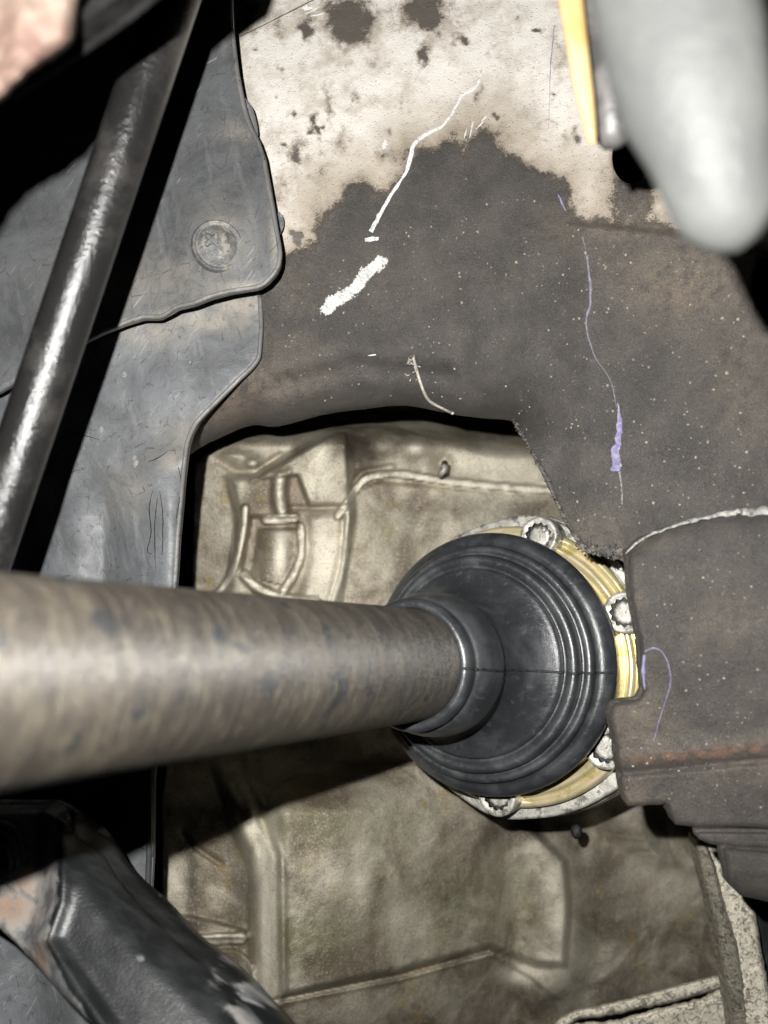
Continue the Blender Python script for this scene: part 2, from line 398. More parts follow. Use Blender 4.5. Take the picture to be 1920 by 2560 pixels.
M = dict(
    rail=m_rail(), liner=m_plastic('weathered_black_plastic', (.042, .0455, .050), (.078, .084, .090), (.112, .119, .126)),
    liner2=m_plastic('weathered_black_plastic_bluish', (.066, .072, .079), (.128, .138, .150), (.19, .203, .215)),
    rubber=m_rubber(), shaft=m_shaft(), cast=m_cast(), rod=m_rod(), arm=m_arm(),
    cast_pale=m_cast('corroded_pale_aluminium', (.16, .14, .11), (.52, .48, .41), 2.0),
    gold=m_simple('yellow_zinc_plating', (.70, .63, .36), (.80, .67, .44), .25, .6, 45, .0001, (.58, .50, .22)),
    zinc=m_simple('dull_zinc_plating', (.34, .33, .295), (.50, .485, .44), .36, .35, 220, .0003, (.16, .15, .13)),
    zincd=m_simple('dark_socket_steel', (.012, .012, .012), (.04, .038, .035), .5, .3, 500, .0002),
    seam=m_simple('rubber_seam', (.008, .008, .009), (.03, .03, .032), .5, 0, 900, .0002),
    white=m_simple('bare_white_primer', (.78, .78, .77), (.86, .86, .85), .5, 0, 900, .0006, (.45, .44, .42)),
    lilac=m_simple('lilac_rub_mark', (.19, .17, .30), (.30, .28, .46), .4, 0, 500, .0008, (.33, .33, .36)),
    lgrey=m_simple('greyish_rub_mark', (.13, .125, .16), (.21, .20, .25), .45, 0, 300, .0006, (.10, .095, .095)),
    sealer=m_simple('pale_seam_sealer', (.26, .26, .25), (.50, .48, .44), .55, 0, 500, .0008, (.14, .13, .12)),
    silver=m_simple('pale_grey_alloy', (.040, .041, .040), (.050, .051, .049), .56, .0, 60, .0004, spec=.18),
    amber=m_simple('amber_plastic', (.33, .215, .085), (.40, .29, .14), .4, 0, 60, .0001),
    greyp=m_simple('grey_sleeve', (.035, .034, .034), (.085, .08, .078), .4, 0, 90, .0003),
    black=m_simple('black_coating', (.006, .006, .006), (.012, .0115, .011), .85, 0, 200, .0004, spec=.08),
    rust=m_simple('rusty_scale', (.125, .092, .070), (.085, .048, .037), .7, 0, 45, .0008, (.17, .14, .115)),
    clear=m_simple('dusty_clip_plastic', (.075, .078, .08), (.13, .125, .115), .34, 0, 300, .0004, (.20, .185, .16)),
    hair=m_simple('frayed_strand', (.38, .35, .29), (.55, .52, .46), .5, 0, 900, .0003),
    crust=m_simple('torn_underseal', (.035, .033, .032), (.085, .078, .07), .7, 0, 400, .00005, (.14, .12, .095)),
    grit=m_simple('road_grit', (.12, .105, .085), (.33, .29, .23), .32, 0, 500, .0003),
    drop=m_simple('dried_dirt_drop', (.14, .14, .135), (.20, .19, .18), .3, 0, 900, .0002),
)

# ------------------------------------------------------------ setting: dark underbody far behind
V = W([-1500, 3500, 3500, -1500], [-1500, -1500, 4500, 4500], .8)
ub = mk('underbody', V, [(3, 2, 1, 0)], M['black']); tag(ub, 'black underbody far behind everything', None, kind='structure')

# ------------------------------------------------------------ gearbox casting
RIB_LIGHT = [0]  # highlight along rib tops, mixed into the casting colour
def rdg(P, pts, wpx, h, sm=True, flat=.0):
    wpx = wpx * 1.15
    q = smooth_poly(pts, False, 5) if sm and len(pts) > 2 else np.array(pts, float)
    d = segdist(P, q, False); t = np.clip((d / wpx - flat) / (1 - flat), 0, 1)
    o = (.5 + .5 * np.cos(math.pi * t)) ** .75; RIB_LIGHT[0] = np.maximum(RIB_LIGHT[0], sstep(.55, 1., o) * (.85 + .9 * fbm(P[:, 0] / 16, P[:, 1] / 16))); return h * .95 * o
def T_depth(x, y):
    P = np.stack([np.ravel(x), np.ravel(y)], 1).astype(float); x = P[:, 0]; y = P[:, 1]
    d = np.full(len(P), .440); RIB_LIGHT[0] = np.zeros(len(P))
    up = sstep(1660, 1520, y)
    # ---- upper half, behind the boot
    blk = sdf(P, [(575, 1195), (640, 1190), (745, 1130), (838, 1078), (872, 1074), (880, 1290), (836, 1560), (560, 1560), (600, 1300)])
    d += .07 * sstep(1150, 1040, y + 30 * sstep(1250, 1100, x) * 1.0)
    d -= .018 * sstep(-16, 12, blk) * up
    d += .00010 * np.clip(600 - x, 0, 200) * up                                   # left wall falls away
    d += .00005 * np.clip(x - 880, 0, 700) * up                                   # main wall recedes to the right
    # triangular web with a crest
    tri = sdf(P, [(628, 1204), (745, 1132), (836, 1080), (868, 1080), (876, 1264), (772, 1266), (742, 1190)])
    crest = segdist(P, np.array([(838, 1082), (795, 1140), (757, 1185), (768, 1236), (790, 1262)], float), False)
    d -= (.010 * sstep(-3, 10, tri) + .010 * np.clip(1 - crest / 85, 0, 1)) * sstep(-3, 6, tri)
    d += .007 * np.exp(-((y - 1269) / 4.5) ** 2) * sstep(690, 730, x) * sstep(882, 870, x)
    d -= rdg(P, [(700, 1200), (698, 1235), (704, 1275)], 24, .012)
    d -= .006 * np.exp(-((x - 722) / 9) ** 2 - ((y - 1180) / 9) ** 2)
    d -= .004 * (np.exp(-((x - 668) / 10) ** 2 - ((y - 1183) / 9) ** 2) + np.exp(-((x - 630) / 10) ** 2 - ((y - 1200) / 8) ** 2))
    d -= .013 * np.exp(-((x - 630) / 26) ** 2 - ((y - 1158) / 18) ** 2) + .008 * np.exp(-((x - 580) / 30) ** 2 - ((y - 1140) / 12) ** 2)
    d += .006 * np.exp(-(segdist(P, np.array([(545, 1150), (590, 1180), (640, 1178), (700, 1140)], float), False) / 9) ** 2)
    # pocket: recessed floor with a drum in it, framed by ribs
    pocket = sdf(P, [(626, 1290), (745, 1290), (752, 1330), (726, 1470), (600, 1440)])
    d += .014 * sstep(-4, 8, pocket)
    xc = 706 - .09 * np.clip(y - 1330, 0, 200) - .0009 * np.clip(y - 1330, 0, 200) ** 2
    d -= .020 * np.sqrt(np.clip(1 - ((x - xc) / 62) ** 2, 0, 1)) * sstep(-2, 6, pocket) * sstep(1318, 1330, y)
    d -= rdg(P, [(752, 1318), (754, 1380), (738, 1430), (708, 1478)], 12, .012, flat=.35)
    d -= rdg(P, [(666, 1300), (736, 1296)], 13, .012, flat=.5)
    d -= rdg(P, [(612, 1438), (640, 1466), (700, 1494), (790, 1506)], 14, .015, flat=.35)
    d -= rdg(P, [(614, 1270), (608, 1330), (592, 1400), (570, 1450), (540, 1490)], 11, .007, flat=.2)
    fac = sdf(P, [(766, 1285), (862, 1275), (858, 1380), (826, 1520), (740, 1520), (768, 1400)])
    d -= .006 * sstep(-8, 20, fac)
    d -= rdg(P, [(868, 1275), (866, 1380), (850, 1450), (826, 1530)], 10, .005, flat=.2)
    # flange rib
    d -= rdg(P, [(845, 1290), (872, 1252), (905, 1205), (950, 1188), (1020, 1188), (1120, 1205), (1300, 1222), (1480, 1232)], 11, .012, flat=.5)
    d += .007 * np.exp(-(segdist(P, np.array([(880, 1212), (905, 1180), (980, 1168)], float), False) / 8) ** 2)
    fl = sdf(P, [(862, 1290), (900, 1222), (940, 1202), (1130, 1218), (1500, 1246), (1700, 1300), (1700, 1640), (830, 1640)])
    d -= .008 * sstep(-4, 10, fl)
    d += .012 * np.exp(-((x - 1110) / 24) ** 2 - ((y - 1160) / 18) ** 2)
    d -= rdg(P, [(1112, 1156), (1110, 1180)], 8, .010, flat=.3)
    d += .008 * np.exp(-((x - 950) / 40) ** 2 - ((y - 1120) / 24) ** 2)
    d -= .009 * np.exp(-((x - 890) / 26) ** 2 - ((y - 1160) / 30) ** 2)
    d -= .010 * np.exp(-((x - 1040) / 40) ** 2 - ((y - 1120) / 30) ** 2)
    # ---- lower half
    lo = sstep(1860, 2040, y)
    ridge = [(570, 1900), (610, 2010), (625, 2070), (660, 2140), (668, 2190), (670, 2360), (672, 2440), (664, 2500)]
    d -= .034 * lo * sstep(1250, 800, x)
    d -= rdg(P, ridge, 46, .017, flat=.22) * lo
    d -= .012 * sstep(-4, 20, sdf(P, [(585, 1900), (640, 2010), (690, 2140), (695, 2500), (1000, 2436), (1225, 2376), (1340, 2420), (1420, 2420), (1430, 2260), (1420, 2150), (1330, 2060), (1200, 1900)])) * lo
    prof = np.sqrt(np.clip(1 - ((y - 2230) / 360) ** 2, 0, 1))
    d -= .020 * prof * sstep(640, 720, x) * sstep(1330, 1180, x) * lo
    d += .00007 * np.clip(x - 720, 0, 560) * lo                                     # barrel recedes to the right
    d -= rdg(P, [(1350, 2130), (1378, 2200), (1392, 2290), (1395, 2380), (1375, 2440)], 90, .012) * lo
    w_ = RIB_LIGHT[0]; d -= rdg(P, [(1230, 2400), (1290, 2440), (1340, 2500)], 46, .006) * lo; RIB_LIGHT[0] = w_ * .5 + np.where(y < 2000, w_ * .5, 0)
    d += .00006 * np.clip(x - 1420, 0, 400) * lo
    low = sdf(P, [(600, 2540), (660, 2512), (1000, 2446), (1225, 2384), (1330, 2440), (1400, 2500), (1400, 2700), (600, 2700)])
    d += .004 * sstep(-2, 12, low)
    gro = segdist(P, np.array([(640, 2512), (1000, 2440), (1222, 2378)], float), False)
    d += .010 * np.exp(-(gro / 5) ** 2)
    # left wall with ledge, small rib and round boss
    d += .008 * sstep(640, 560, x) * lo
    d -= .010 * sstep(0, 14, y - np.interp(x, [400, 480, 620], [2278, 2285, 2320])) * sstep(2352, 2342, y) * sstep(640, 600, x)
    d -= rdg(P, [(480, 2352), (604, 2345)], 15, .009, flat=.55)
    d -= rdg(P, [(456, 2322), (458, 2342)], 7, .008, flat=.3)
    boss = np.sqrt((x - 566) ** 2 + (y - 2440) ** 2)
    d -= .012 * sstep(72, 68, boss) * sstep(2365, 2375, y)
    gd = segdist(P, np.array([(455, 2080), (490, 2120), (550, 2160)], float), False)
    d += .004 * np.exp(-(gd / 6) ** 2)
    lump = sdf(P, [(1480, 1900), (1620, 1960), (1650, 2020), (1665, 2110), (1700, 2160), (1640, 2180), (1500, 2080), (1440, 2050)])
    d -= .014 * sstep(-10, 60, lump)
    d += .016 * sstep(1400, 1500, x) * sstep(1980, 1930, y)
    d += .0022 * fbm(x / 110, y / 110) + .0006 * fbm(x / 26, y / 26)
    return d
def blobs(lst, x, y, wp=0):
    v = np.zeros(len(x))
    if wp: x, y = x + wp * fbm(x / 22, y / 22), y + wp * fbm(x / 22 + 30, y / 22 + 11)
    for b in lst:
        cx, cy, rx, ry, a = b[:5]; v = np.maximum(v, a * np.exp(-((x - cx) / rx) ** 2 - ((y - cy) / ry) ** 2))
    return v
tr = thing('gearbox_casting', 'large dirty cast aluminium gearbox case behind the rubber boot and the driveshaft', 'gearbox', (0, .45, 0))
st_ = 4.5
gx, gy = np.meshgrid(np.arange(400, 1905, st_), np.arange(1010, 2640, st_)); nh, nw = gx.shape
gxr, gyr = gx.ravel(), gy.ravel()
lft = np.interp(gyr, [1010, 1120, 1160, 1500, 2000, 2640], [560, 530, 488, 478, 405, 405])
gx2 = lft + (gxr - 400) / (1905 - 400) * (1905 - lft)
Td = T_depth(gx2, gyr); rib_light = RIB_LIGHT[0].copy(); Vt = W(gx2, gyr, Td)
idx = np.arange(nh * nw).reshape(nh, nw)
Ft = np.stack([idx[1:, :-1], idx[1:, 1:], idx[:-1, 1:], idx[:-1, :-1]], -1).reshape(-1, 4)
# skirt going back so the casting has depth
bl = np.concatenate([idx[0, :], idx[1:, -1], idx[-1, ::-1][1:], idx[::-1, 0][1:]])
n0 = len(Vt); Vt2 = np.vstack([Vt, Vt[bl] + np.array([0, .12, 0])])
sk = [(int(bl[i]), int(bl[i + 1]), n0 + i + 1, n0 + i) for i in range(len(bl) - 1)]
gxa = np.concatenate([gx2, gx2[bl]]); gya = np.concatenate([gyr, gyr[bl]])
mk('case_wall', Vt2, [tuple(f) for f in Ft] + sk, M['cast'], tr, attrs=dict(
    oil_shade=blobs([(478, 2190, 16, 110, 1), (440, 2310, 110, 26, 1), (560, 2400, 60, 70, .8), (900, 1120, 70, 40, 1), (985, 1130, 60, 30, .6), (610, 2230, 40, 90, .7), (590, 2100, 50, 80, .5),
               (1340, 2080, 130, 40, .8), (1400, 2110, 60, 60, .6), (1000, 1290, 70, 50, .45), (1300, 1270, 200, 30, .6), (1020, 1400, 40, 120, .4), (1500, 2160, 90, 60, .5), (1380, 2480, 120, 60, .5), (1560, 2480, 120, 70, .5), (1560, 2250, 130, 130, .38), (690, 1400, 70, 110, .45), (820, 1330, 12, 60, .5), (640, 1250, 40, 40, .5), (600, 2200, 20, 200, .5)], gxa, gya),  # oil stains; blobs around the pocket and beside ridges paint recess shade
    green=blobs([(740, 2330, 150, 80, .9), (640, 2080, 60, 60, .8), (1150, 2260, 220, 120, .55), (840, 2060, 220, 60, .6), (900, 2250, 160, 160, .4), (960, 1330, 80, 60, .4)], gxa, gya),
    pale=np.maximum(np.concatenate([rib_light, rib_light[bl]]), blobs([(668, 2300, 24, 230, 1.2), (655, 2150, 24, 60, 1.2), (628, 2060, 24, 60, 1), (1385, 2200, 34, 60, .9), (1400, 2300, 26, 80, 1), (1400, 2400, 24, 50, .8), (1290, 2440, 60, 24, .8),  # pale patches, with highlights painted on ledge, drum, crest and bulge
                (815, 1400, 50, 110, .95), (800, 1150, 30, 60, .8), (780, 1215, 12, 40, .7), (820, 1200, 40, 60, .5), (700, 1390, 14, 60, 1.1), (440, 2180, 30, 90, .5), (1200, 1150, 160, 40, .6), (1040, 1120, 30, 24, .7), (1560, 2000, 60, 50, .7), (632, 1158, 10, 8, .9), (697, 1235, 9, 16, 1), (1640, 2200, 100, 90, .4),
                (900, 2200, 30, 120, .5), (1000, 2300, 60, 60, .45), (820, 2180, 60, 60, .5)], gxa, gya))))
pts = W([1100, 1108, 1112], [1190, 1176, 1160], [.428, .424, .432])
tube3('dowel_pin', pts, [.0016, .0022, .0020], M['zinc'], tr, seg=16)

# corroded bracket strips at lower right
def corr_attrs(o=.5, p=.8): return dict(oil_shade=lambda x, y: np.full(len(x), o) * (fbm(x / 30, y / 30) > .05), green=lambda x, y: np.full(len(x), .4), pale=lambda x, y: np.full(len(x), p))
cb = thing('corroded_bracket', 'rough pale flaking alloy bracket standing upright in the lower right corner', 'bracket', (.15, .36, -.2))
brD = lambda x, y: .392 - .00002 * (y - 2100) + .0010 * fbm(x / 24, y / 24)
sheet('bracket_web', [(1738, 2095), (1775, 2130), (1812, 2260), (1850, 2400), (1880, 2640), (1842, 2640), (1815, 2480), (1788, 2330), (1752, 2180)], lambda x, y: .385 + .03 * (x - 1750 - (y - 2100) * .2) / 100 * -.3 + .001 * fbm(x / 24, y / 24), M['cast_pale'], cb, 7, .008, (10, .004), 1.5, attrs=dict(oil_shade=lambda x, y: np.full(len(x), .8), green=lambda x, y: np.full(len(x), .9), pale=lambda x, y: np.full(len(x), .25)))
sheet('bracket_face', [(1760, 2105), (1835, 2150), (1850, 2210), (1885, 2270), (1905, 2380), (1945, 2640), (1868, 2640), (1842, 2420), (1805, 2280), (1782, 2200)], brD, M['cast_pale'], cb, 6, .004, (12, .005), 1.5, attrs=corr_attrs(.35, 1))
sheet('bracket_side', [(1880, 2260), (1960, 2300), (2100, 2640), (1935, 2640), (1900, 2400)], lambda x, y: .40 + .0004 * (x - 1880), M['liner'], cb, 12, .004, (10, .004), 0, attrs=dict(dirt=lambda x, y: np.full(len(x), .1)))
sp = thing('sump_flange', 'bright corroded alloy flange lip along the bottom edge under the gearbox case', 'flange', (.1, .40, -.26))
sheet('flange_lip', [(1385, 2570), (1430, 2535), (1520, 2515), (1620, 2490), (1720, 2462), (1826, 2438), (1832, 2458), (1740, 2490), (1640, 2515), (1520, 2540), (1440, 2552), (1400, 2600)], lambda x, y: .428 + .0005 * fbm(x / 10, y / 10), M['cast_pale'], sp, 5, .002, (9, .006), 1.5, attrs=corr_attrs(.1, 1))
sheet('flange_face', [(1370, 2600), (1440, 2566), (1540, 2556), (1640, 2530), (1740, 2506), (1840, 2480), (1862, 2680), (1360, 2680)], lambda x, y: .412 + .001 * fbm(x / 12, y / 12), M['cast_pale'], sp, 6, .002, (10, .006), 3, attrs=corr_attrs(.5, 1))

# ------------------------------------------------------------ chassis rail
bot = k((380, 1000), (430, 965), (480, 940), (540, 917), (600, 919), (700, 893), (800, 880), (880, 874), (1000, 896), (1108, 906))
botS = smooth_poly(bot, False, 6)
edge_r = k((1108, 906), (1125, 935), (1165, 1005), (1190, 1055), (1212, 1105), (1240, 1155), (1268, 1190), (1310, 1200), (1362, 1212))
def rail_base(x, y):
    d = .338 - .000022 * (x - 700) - .00000012 * np.clip(x - 1100, 0, None) * (x - 1100) * .40
    d = d + .010 * sstep(900, 300, y) * 0 + .012 * (np.clip(y - 700, -700, 0) / 700) ** 2
    return d
def R_depth(x, y):
    x = np.asarray(x, float); y = np.asarray(y, float); P = np.stack([x, y], 1)
    d = rail_base(x, y)
    db = segdist(P, botS, False)
    t = np.clip(db / 150, 0, 1); d = d + .036 * (1 - np.sqrt(1 - (1 - t) ** 2))
    # shallow swage and corner hollow
    d = d + .004 * np.exp(-(segdist(P, np.array([(700, 960), (900, 915), (1120, 940)], float), False) / 28) ** 2)
    d = d - .003 * np.exp(-(segdist(P, np.array([(620, 640), (900, 470), (1300, 420), (1500, 520)], float), False) / 160) ** 2)
    q = segdist(P, np.array([(1290, 1040), (1200, 960), (1230, 860)], float), False); d = d + .003 * np.exp(-(q / 60) ** 2)
    st = np.interp(x, [1380, 1500, 1740, 1920], [558, 562, 590, 640])
    d = d - .004 * sstep(-10, 10, y - st) * sstep(1380, 1480, x)
    return d + .0006 * fbm(x / 60, y / 60)
top_b = k((590, 600), (620, 560), (660, 545), (690, 520), (700, 475), (725, 450), (750, 415), (790, 408), (830, 425), (850, 418), (868, 385), (890, 335), (925, 325), (960, 312), (985, 330), (1010, 332), (1045, 285), (1075, 300), (1095, 340), (1150, 372), (1195, 392), (1215, 405), (1225, 470), (1250, 490), (1330, 482), (1330, 440), (1350, 405), (1395, 400), (1400, 470), (1440, 495), (1520, 505), (1600, 540), (1700, 560))
paintP = np.array(list(top_b) + [(2200, 600), (2200, -300), (400, -300), (400, 690)], float)
stains_shade = [(700, 470, 30, 60, .33), (1000, 60, 30, 20, .3), (860, 360, 30, 40, .34), (1150, 330, 60, 30, .3), (1400, 150, 26, 60, .25), (650, 330, 14, 50, .3), (1220, 130, 26, 12, .25), (930, 150, 30, 14, .28), (800, 440, 36, 30, .36), (690, 60, 30, 50, .34), (1330, 300, 50, 40, .26), (1500, 440, 60, 60, .3), (868, 45, 62, 60, 1), (880, 90, 40, 30, .9), (1060, 25, 62, 40, 1), (1075, 55, 30, 25, 1), (1060, 135, 20, 30, .75), (1145, 97, 14, 13, .7), (1341, 76, 13, 12, .95), (735, 280, 18, 16, .6), (742, 385, 24, 34, .62),
          (785, 300, 12, 16, .9), (790, 325, 10, 14, .9), (800, 360, 10, 22, .55), (825, 260, 9, 60, .45), (975, 332, 14, 13, .6), (965, 385, 28, 22, .55), (1238, 292, 11, 14, .85), (740, 592, 17, 26, .9), (765, 75, 16, 26, .7), (700, 165, 9, 9, .5),
          (1195, 235, 8, 34, .45), (885, 250, 7, 30, .4), (1435, 335, 18, 24, .7), (1376, 232, 9, 6, .8), (1010, 255, 7, 30, .4), (620, 20, 26, 60, .75), (1500, 470, 40, 60, .2), (712, 355, 7, 8, .6), (690, 500, 8, 9, .5), (1155, 45, 9, 8, .5), (640, 120, 9, 8, .5),  # tall dark blob next to the liner is a cast shadow painted in
          (1425, 545, 20, 16, .5), (690, 245, 5, 5, .6), (1300, 42, 8, 6, .6), (768, 62, 20, 30, .5)]
rail = thing('chassis_rail', 'broad chassis rail with worn pale paint above and rough dark underseal below', 'chassis rail', (.06, .33, .1))
rail_ol = k((490, -60), (495, 300), (500, 600), (460, 800), (400, 960)) + [tuple(p) for p in bot[1:]] + edge_r[1:] + k((1400, 1235), (1500, 1260), (1790, 1260), (1790, 800), (1645, 690), (1628, 660), (1640, 560), (1790, 500), (1790, -60))
hole = [(1577 + 47 * math.cos(a), 395 + 64 * math.sin(a)) for a in np.linspace(0, 2 * math.pi, 40, endpoint=False)]
# the outline is kept sharp where the photograph shows sharp corners
rol = np.vstack([resample(np.array(k((490, -60), (495, 300), (500, 600), (460, 800), (385, 985))), 9, False), botS[3:], smooth_poly(edge_r, False, 6)[1:], np.array(k((1400, 1235), (1500, 1260), (1790, 1260), (1790, 800), (1668, 720), (1640, 672), (1626, 640), (1640, 560), (1790, 500), (1790, -60)))])
sheet('rail_panel', rol, R_depth, M['rail'], rail, 8, .004, (7, .002), .7, holes=[hole], smooth=False, attrs=dict(
    paint=lambda x, y: np.clip(sdf(np.stack([x, y], 1), paintP) / 45 + .9 * fbm(x / 60, y / 60), -1.5, 5),
    stain_shade=lambda x, y: blobs(stains_shade, x, y, 26),
    scrape=lambda x, y: np.clip(1.1 - segdist(np.stack([x, y], 1), np.array(k((706, 668), (716, 652), (745, 640), (768, 622), (790, 592), (822, 566))), False) / 24, 0, 1) + blobs([(962, 360, 8, 14, .8), (770, 20, 26, 8, .7)], x, y),
    dust=lambda x, y: np.clip(blobs([(1720, 700, 190, 110, 1), (1600, 560, 220, 60, .9), (1500, 1320, 80, 60, .6), (640, 960, 160, 80, .8), (700, 900, 130, 60, .4), (560, 1020, 100, 70, .9), (1850, 900, 100, 200, .5), (900, 700, 400, 90, .18), (750, 720, 60, 60, .3)], x, y), 0, 1),
    rust=lambda x, y: blobs([(560, 1000, 70, 60, .35), (1690, 740, 60, 40, .25), (600, 900, 60, 60, .15)], x, y)))
wh = M['white']
ribbon('paint_scratch', k((1040, 150), (1030, 185), (1000, 205), (980, 240), (955, 272), (920, 290), (893, 315), (878, 370), (845, 420), (820, 465), (800, 500)), [4, 12, 8, 8, 12, 15, 14, 9, 12, 14, 17], R_depth, wh, rail, .0002, .6)
ribbon('paint_scratch', k((788, 516), (818, 514)), [14, 18, 12], R_depth, wh, rail, .0002, .8)
for a, b in (((1003, 300), (1008, 278)), ((1014, 298), (1022, 262)), ((1028, 280), (1045, 262)), ((660, 30), (690, 15)), ((670, 35), (700, 28)), ((905, 165), (925, 140)), ((795, 768), (812, 766)), ((845, 55), (862, 0)), ((1040, 262), (1052, 250))):
    ribbon('paint_scratch', k(a, b), [2, 6, 3], R_depth, wh, rail, .0002, .8)
ribbon('lilac_mark', k((1258, 512), (1268, 560), (1276, 640), (1266, 700), (1285, 770), (1318, 820), (1332, 880)), [4, 8, 10, 7, 4, 5, 4], R_depth, M['lgrey'], rail, .0002, .8)
ribbon('lilac_mark', k((1334, 870), (1338, 920), (1330, 985), (1330, 1018)), [6, 20, 26, 34], R_depth, M['lilac'], rail, .0002, .9)
ribbon('lilac_mark', k((1338, 1018), (1343, 1060), (1344, 1095)), [8, 4, 2], R_depth, M['sealer'], rail, .0002, .8)
ribbon('lilac_mark', k((1198, 55), (1190, 130), (1188, 180), (1185, 280)), [4, 4, 2, 2], R_depth, M['lilac'], rail, .0001, .8)
ribbon('lilac_mark', k((1205, 420), (1222, 455)), [5, 9, 5], R_depth, M['lilac'], rail, .0001, .8)
crack = m_simple('crack_line', (.05, .04, .035), (.10, .08, .06), .6, 0, 400, .0003)
ribbon('panel_crack', [(600, 92), (660, 62), (740, 22), (800, -10)], [3, 4, 5, 4], R_depth, crack, rail, .0002, .5)
# frayed strand hanging over the rolled edge
def Rs(x, y): return R_depth(x, y) - .0016
pp = smooth_poly(k((893, 772), (900, 800), (915, 845), (930, 868), (960, 884), (978, 893)), False, 5)
dd = R_depth(pp[:, 0], pp[:, 1]); 
strand = thing('frayed_strand', 'thin pale frayed strand hooked over the lower edge of the dark rail', 'strand', tuple(W(pp[0, 0], pp[0, 1], dd[0])))
tube3('strand', W(pp[:, 0], pp[:, 1], dd - .001), [.0007] * len(pp), M['hair'], strand, seg=8)
for i in range(13):
    a = random.uniform(0, 6.28); x0, y0 = 1030 + random.gauss(0, 7), 905 + random.gauss(0, 18); l = random.uniform(6, 18)
    q = np.array([(x0, y0), (x0 + l * .5 * math.cos(a), y0 + l * .5 * math.sin(a) + 2), (x0 + l * math.cos(a + .4), y0 + l * math.sin(a + .4))])
    dq = float(R_depth(q[:1, 0], q[:1, 1])[0])
    tube3('fray', W(q[:, 0], q[:, 1], [dq - .0006, dq - .002, dq - .0025]), [.0004, .0003, .0001], M['hair'], strand, seg=5)
# grit stuck on rail: uncountable, one mesh
def grit(name, poly, n, dfn, rr, mat, parent):
    P = []; poly = np.array(poly, float); lo_, hi_ = poly.min(0), poly.max(0)
    while len(P) < n:
        q = rng.uniform(lo_, hi_, (n, 2)); q = q[inside(q, poly)]; P += q.tolist()
    P = np.array(P[:n]); D = dfn(P[:, 0], P[:, 1]); C = W(P[:, 0], P[:, 1], D)
    bm = bmesh.new(); bmesh.ops.create_icosphere(bm, subdivisions=1, radius=1)
    bv = np.array([v.co[:] for v in bm.verts]); bf = np.array([[v.index for v in f.verts] for f in bm.faces]); bm.free()
    V = []; Fc = []
    for i in range(n):
        r = rr[0] + (rr[1] - rr[0]) * rng.random() ** 4
        V.append(C[i] + bv * r * rng.uniform(.7, 1.3, (1, 3)) * np.array([1, .7, 1])); Fc.append(bf + i * len(bv))
    o = mk(name, np.vstack(V), np.vstack(Fc), mat, parent); o['kind'] = 'stuff'; return o
grit('grit', k((620, 620), (860, 500), (1000, 380), (1150, 420), (1300, 520), (1500, 560), (1620, 640), (1640, 1080), (1370, 1140), (1240, 1130), (1120, 900), (900, 860), (560, 880)), 1300, R_depth, (.00010, .00075), M['grit'], rail)

# ------------------------------------------------------------ crossmember in front at right
cm = thing('crossmember', 'thick dark crossmember at the right with stepped lower edge and a rust orange streak', 'crossmember', (.12, .27, -.08))
def C_depth(x, y):
    x = np.asarray(x, float); y = np.asarray(y, float)
    d = .281 - .000045 * (x - 1570) + .00000003 * (y - 1600) ** 2
    gy_ = np.interp(x, [1540, 1640, 1740, 1930], [1935, 1925, 1915, 1898])
    d = d + .0035 * np.exp(-((y - gy_) / 9) ** 2) - .002 * np.exp(-((y - gy_ + 40) / 26) ** 2)
    d = d + .006 * np.exp(-np.clip(y - np.interp(x, [1570, 1660, 1790, 1930], [1385, 1320, 1290, 1275]), 0, None) / 22)
    return d + .0008 * fbm(x / 50, y / 50)
def streak(x, y):
    yc = np.interp(x, [1540, 1740, 1930], [1904, 1890, 1868]); return 1.3 * np.exp(-((y - yc) / 13) ** 2) * sstep(1530, 1640, x)
cmA = dict(paint=lambda x, y: np.full(len(x), -1.5), stain_shade=lambda x, y: np.zeros(len(x)),
           dust=lambda x, y: np.clip(blobs([(1600, 1830, 80, 110, .7), (1580, 1990, 60, 60, .8), (1800, 1560, 100, 60, .45), (1880, 1900, 140, 60, .5), (1590, 1500, 20, 120, .4), (1620, 1350, 60, 30, .5)], x, y) + .06, 0, 1), rust=streak)
sheet('crossmember_plate', k((1355, 1192), (1385, 1163), (1450, 1138), (1550, 1112), (1700, 1095), (1760, 1090), (1760, 1800), (1620, 1786), (1500, 1787), (1458, 1780), (1450, 1765), (1440, 1737), (1355, 1742), (1345, 1715), (1336, 1660), (1328, 1600), (1318, 1550), (1324, 1524), (1345, 1516), (1380, 1512), (1392, 1495), (1386, 1440), (1384, 1400), (1374, 1340), (1364, 1290), (1360, 1240)), C_depth, M['rail'], cm, 8, .006, (12, .004), 1.5, smooth=False, attrs=cmA)
cmA2 = dict(cmA); cmA2['rust'] = lambda x, y: np.zeros(len(x)); cmA2['dust'] = lambda x, y: np.full(len(x), .08)
sheet('lower_lip', k((1504, 1797), (1640, 1797), (1760, 1797), (1760, 1835), (1640, 1832), (1590, 1832), (1530, 1822), (1508, 1812)), lambda x, y: .274 + 0 * x, M['rail'], cm, 7, .004, (10, .004), .8, smooth=False, attrs=cmA2)
sheet('lower_block', k((1556, 1826), (1640, 1834), (1760, 1836), (1760, 1952), (1660, 1948), (1600, 1935), (1573, 1910), (1565, 1870)), lambda x, y: .270 + .00006 * np.clip(y - 2180, 0, 90), M['rail'], cm, 8, .004, (26, .008), .8, smooth=False, attrs=cmA2)
sf = lambda x, y: np.minimum(C_depth(x, y), R_depth(x, y)) - .0002
ribbon('seam_sealer', k((1352, 1196), (1372, 1176), (1400, 1158), (1450, 1138), (1500, 1124), (1550, 1112)), [6, 8, 7, 7, 9, 10], C_depth, M['sealer'], cm, .0008, .9)
ribbon('seam_sealer', k((1550, 1112), (1600, 1106), (1670, 1102), (1700, 1100)), [10, 17, 22, 20], C_depth, M['sealer'], cm, .0008, 1.0)
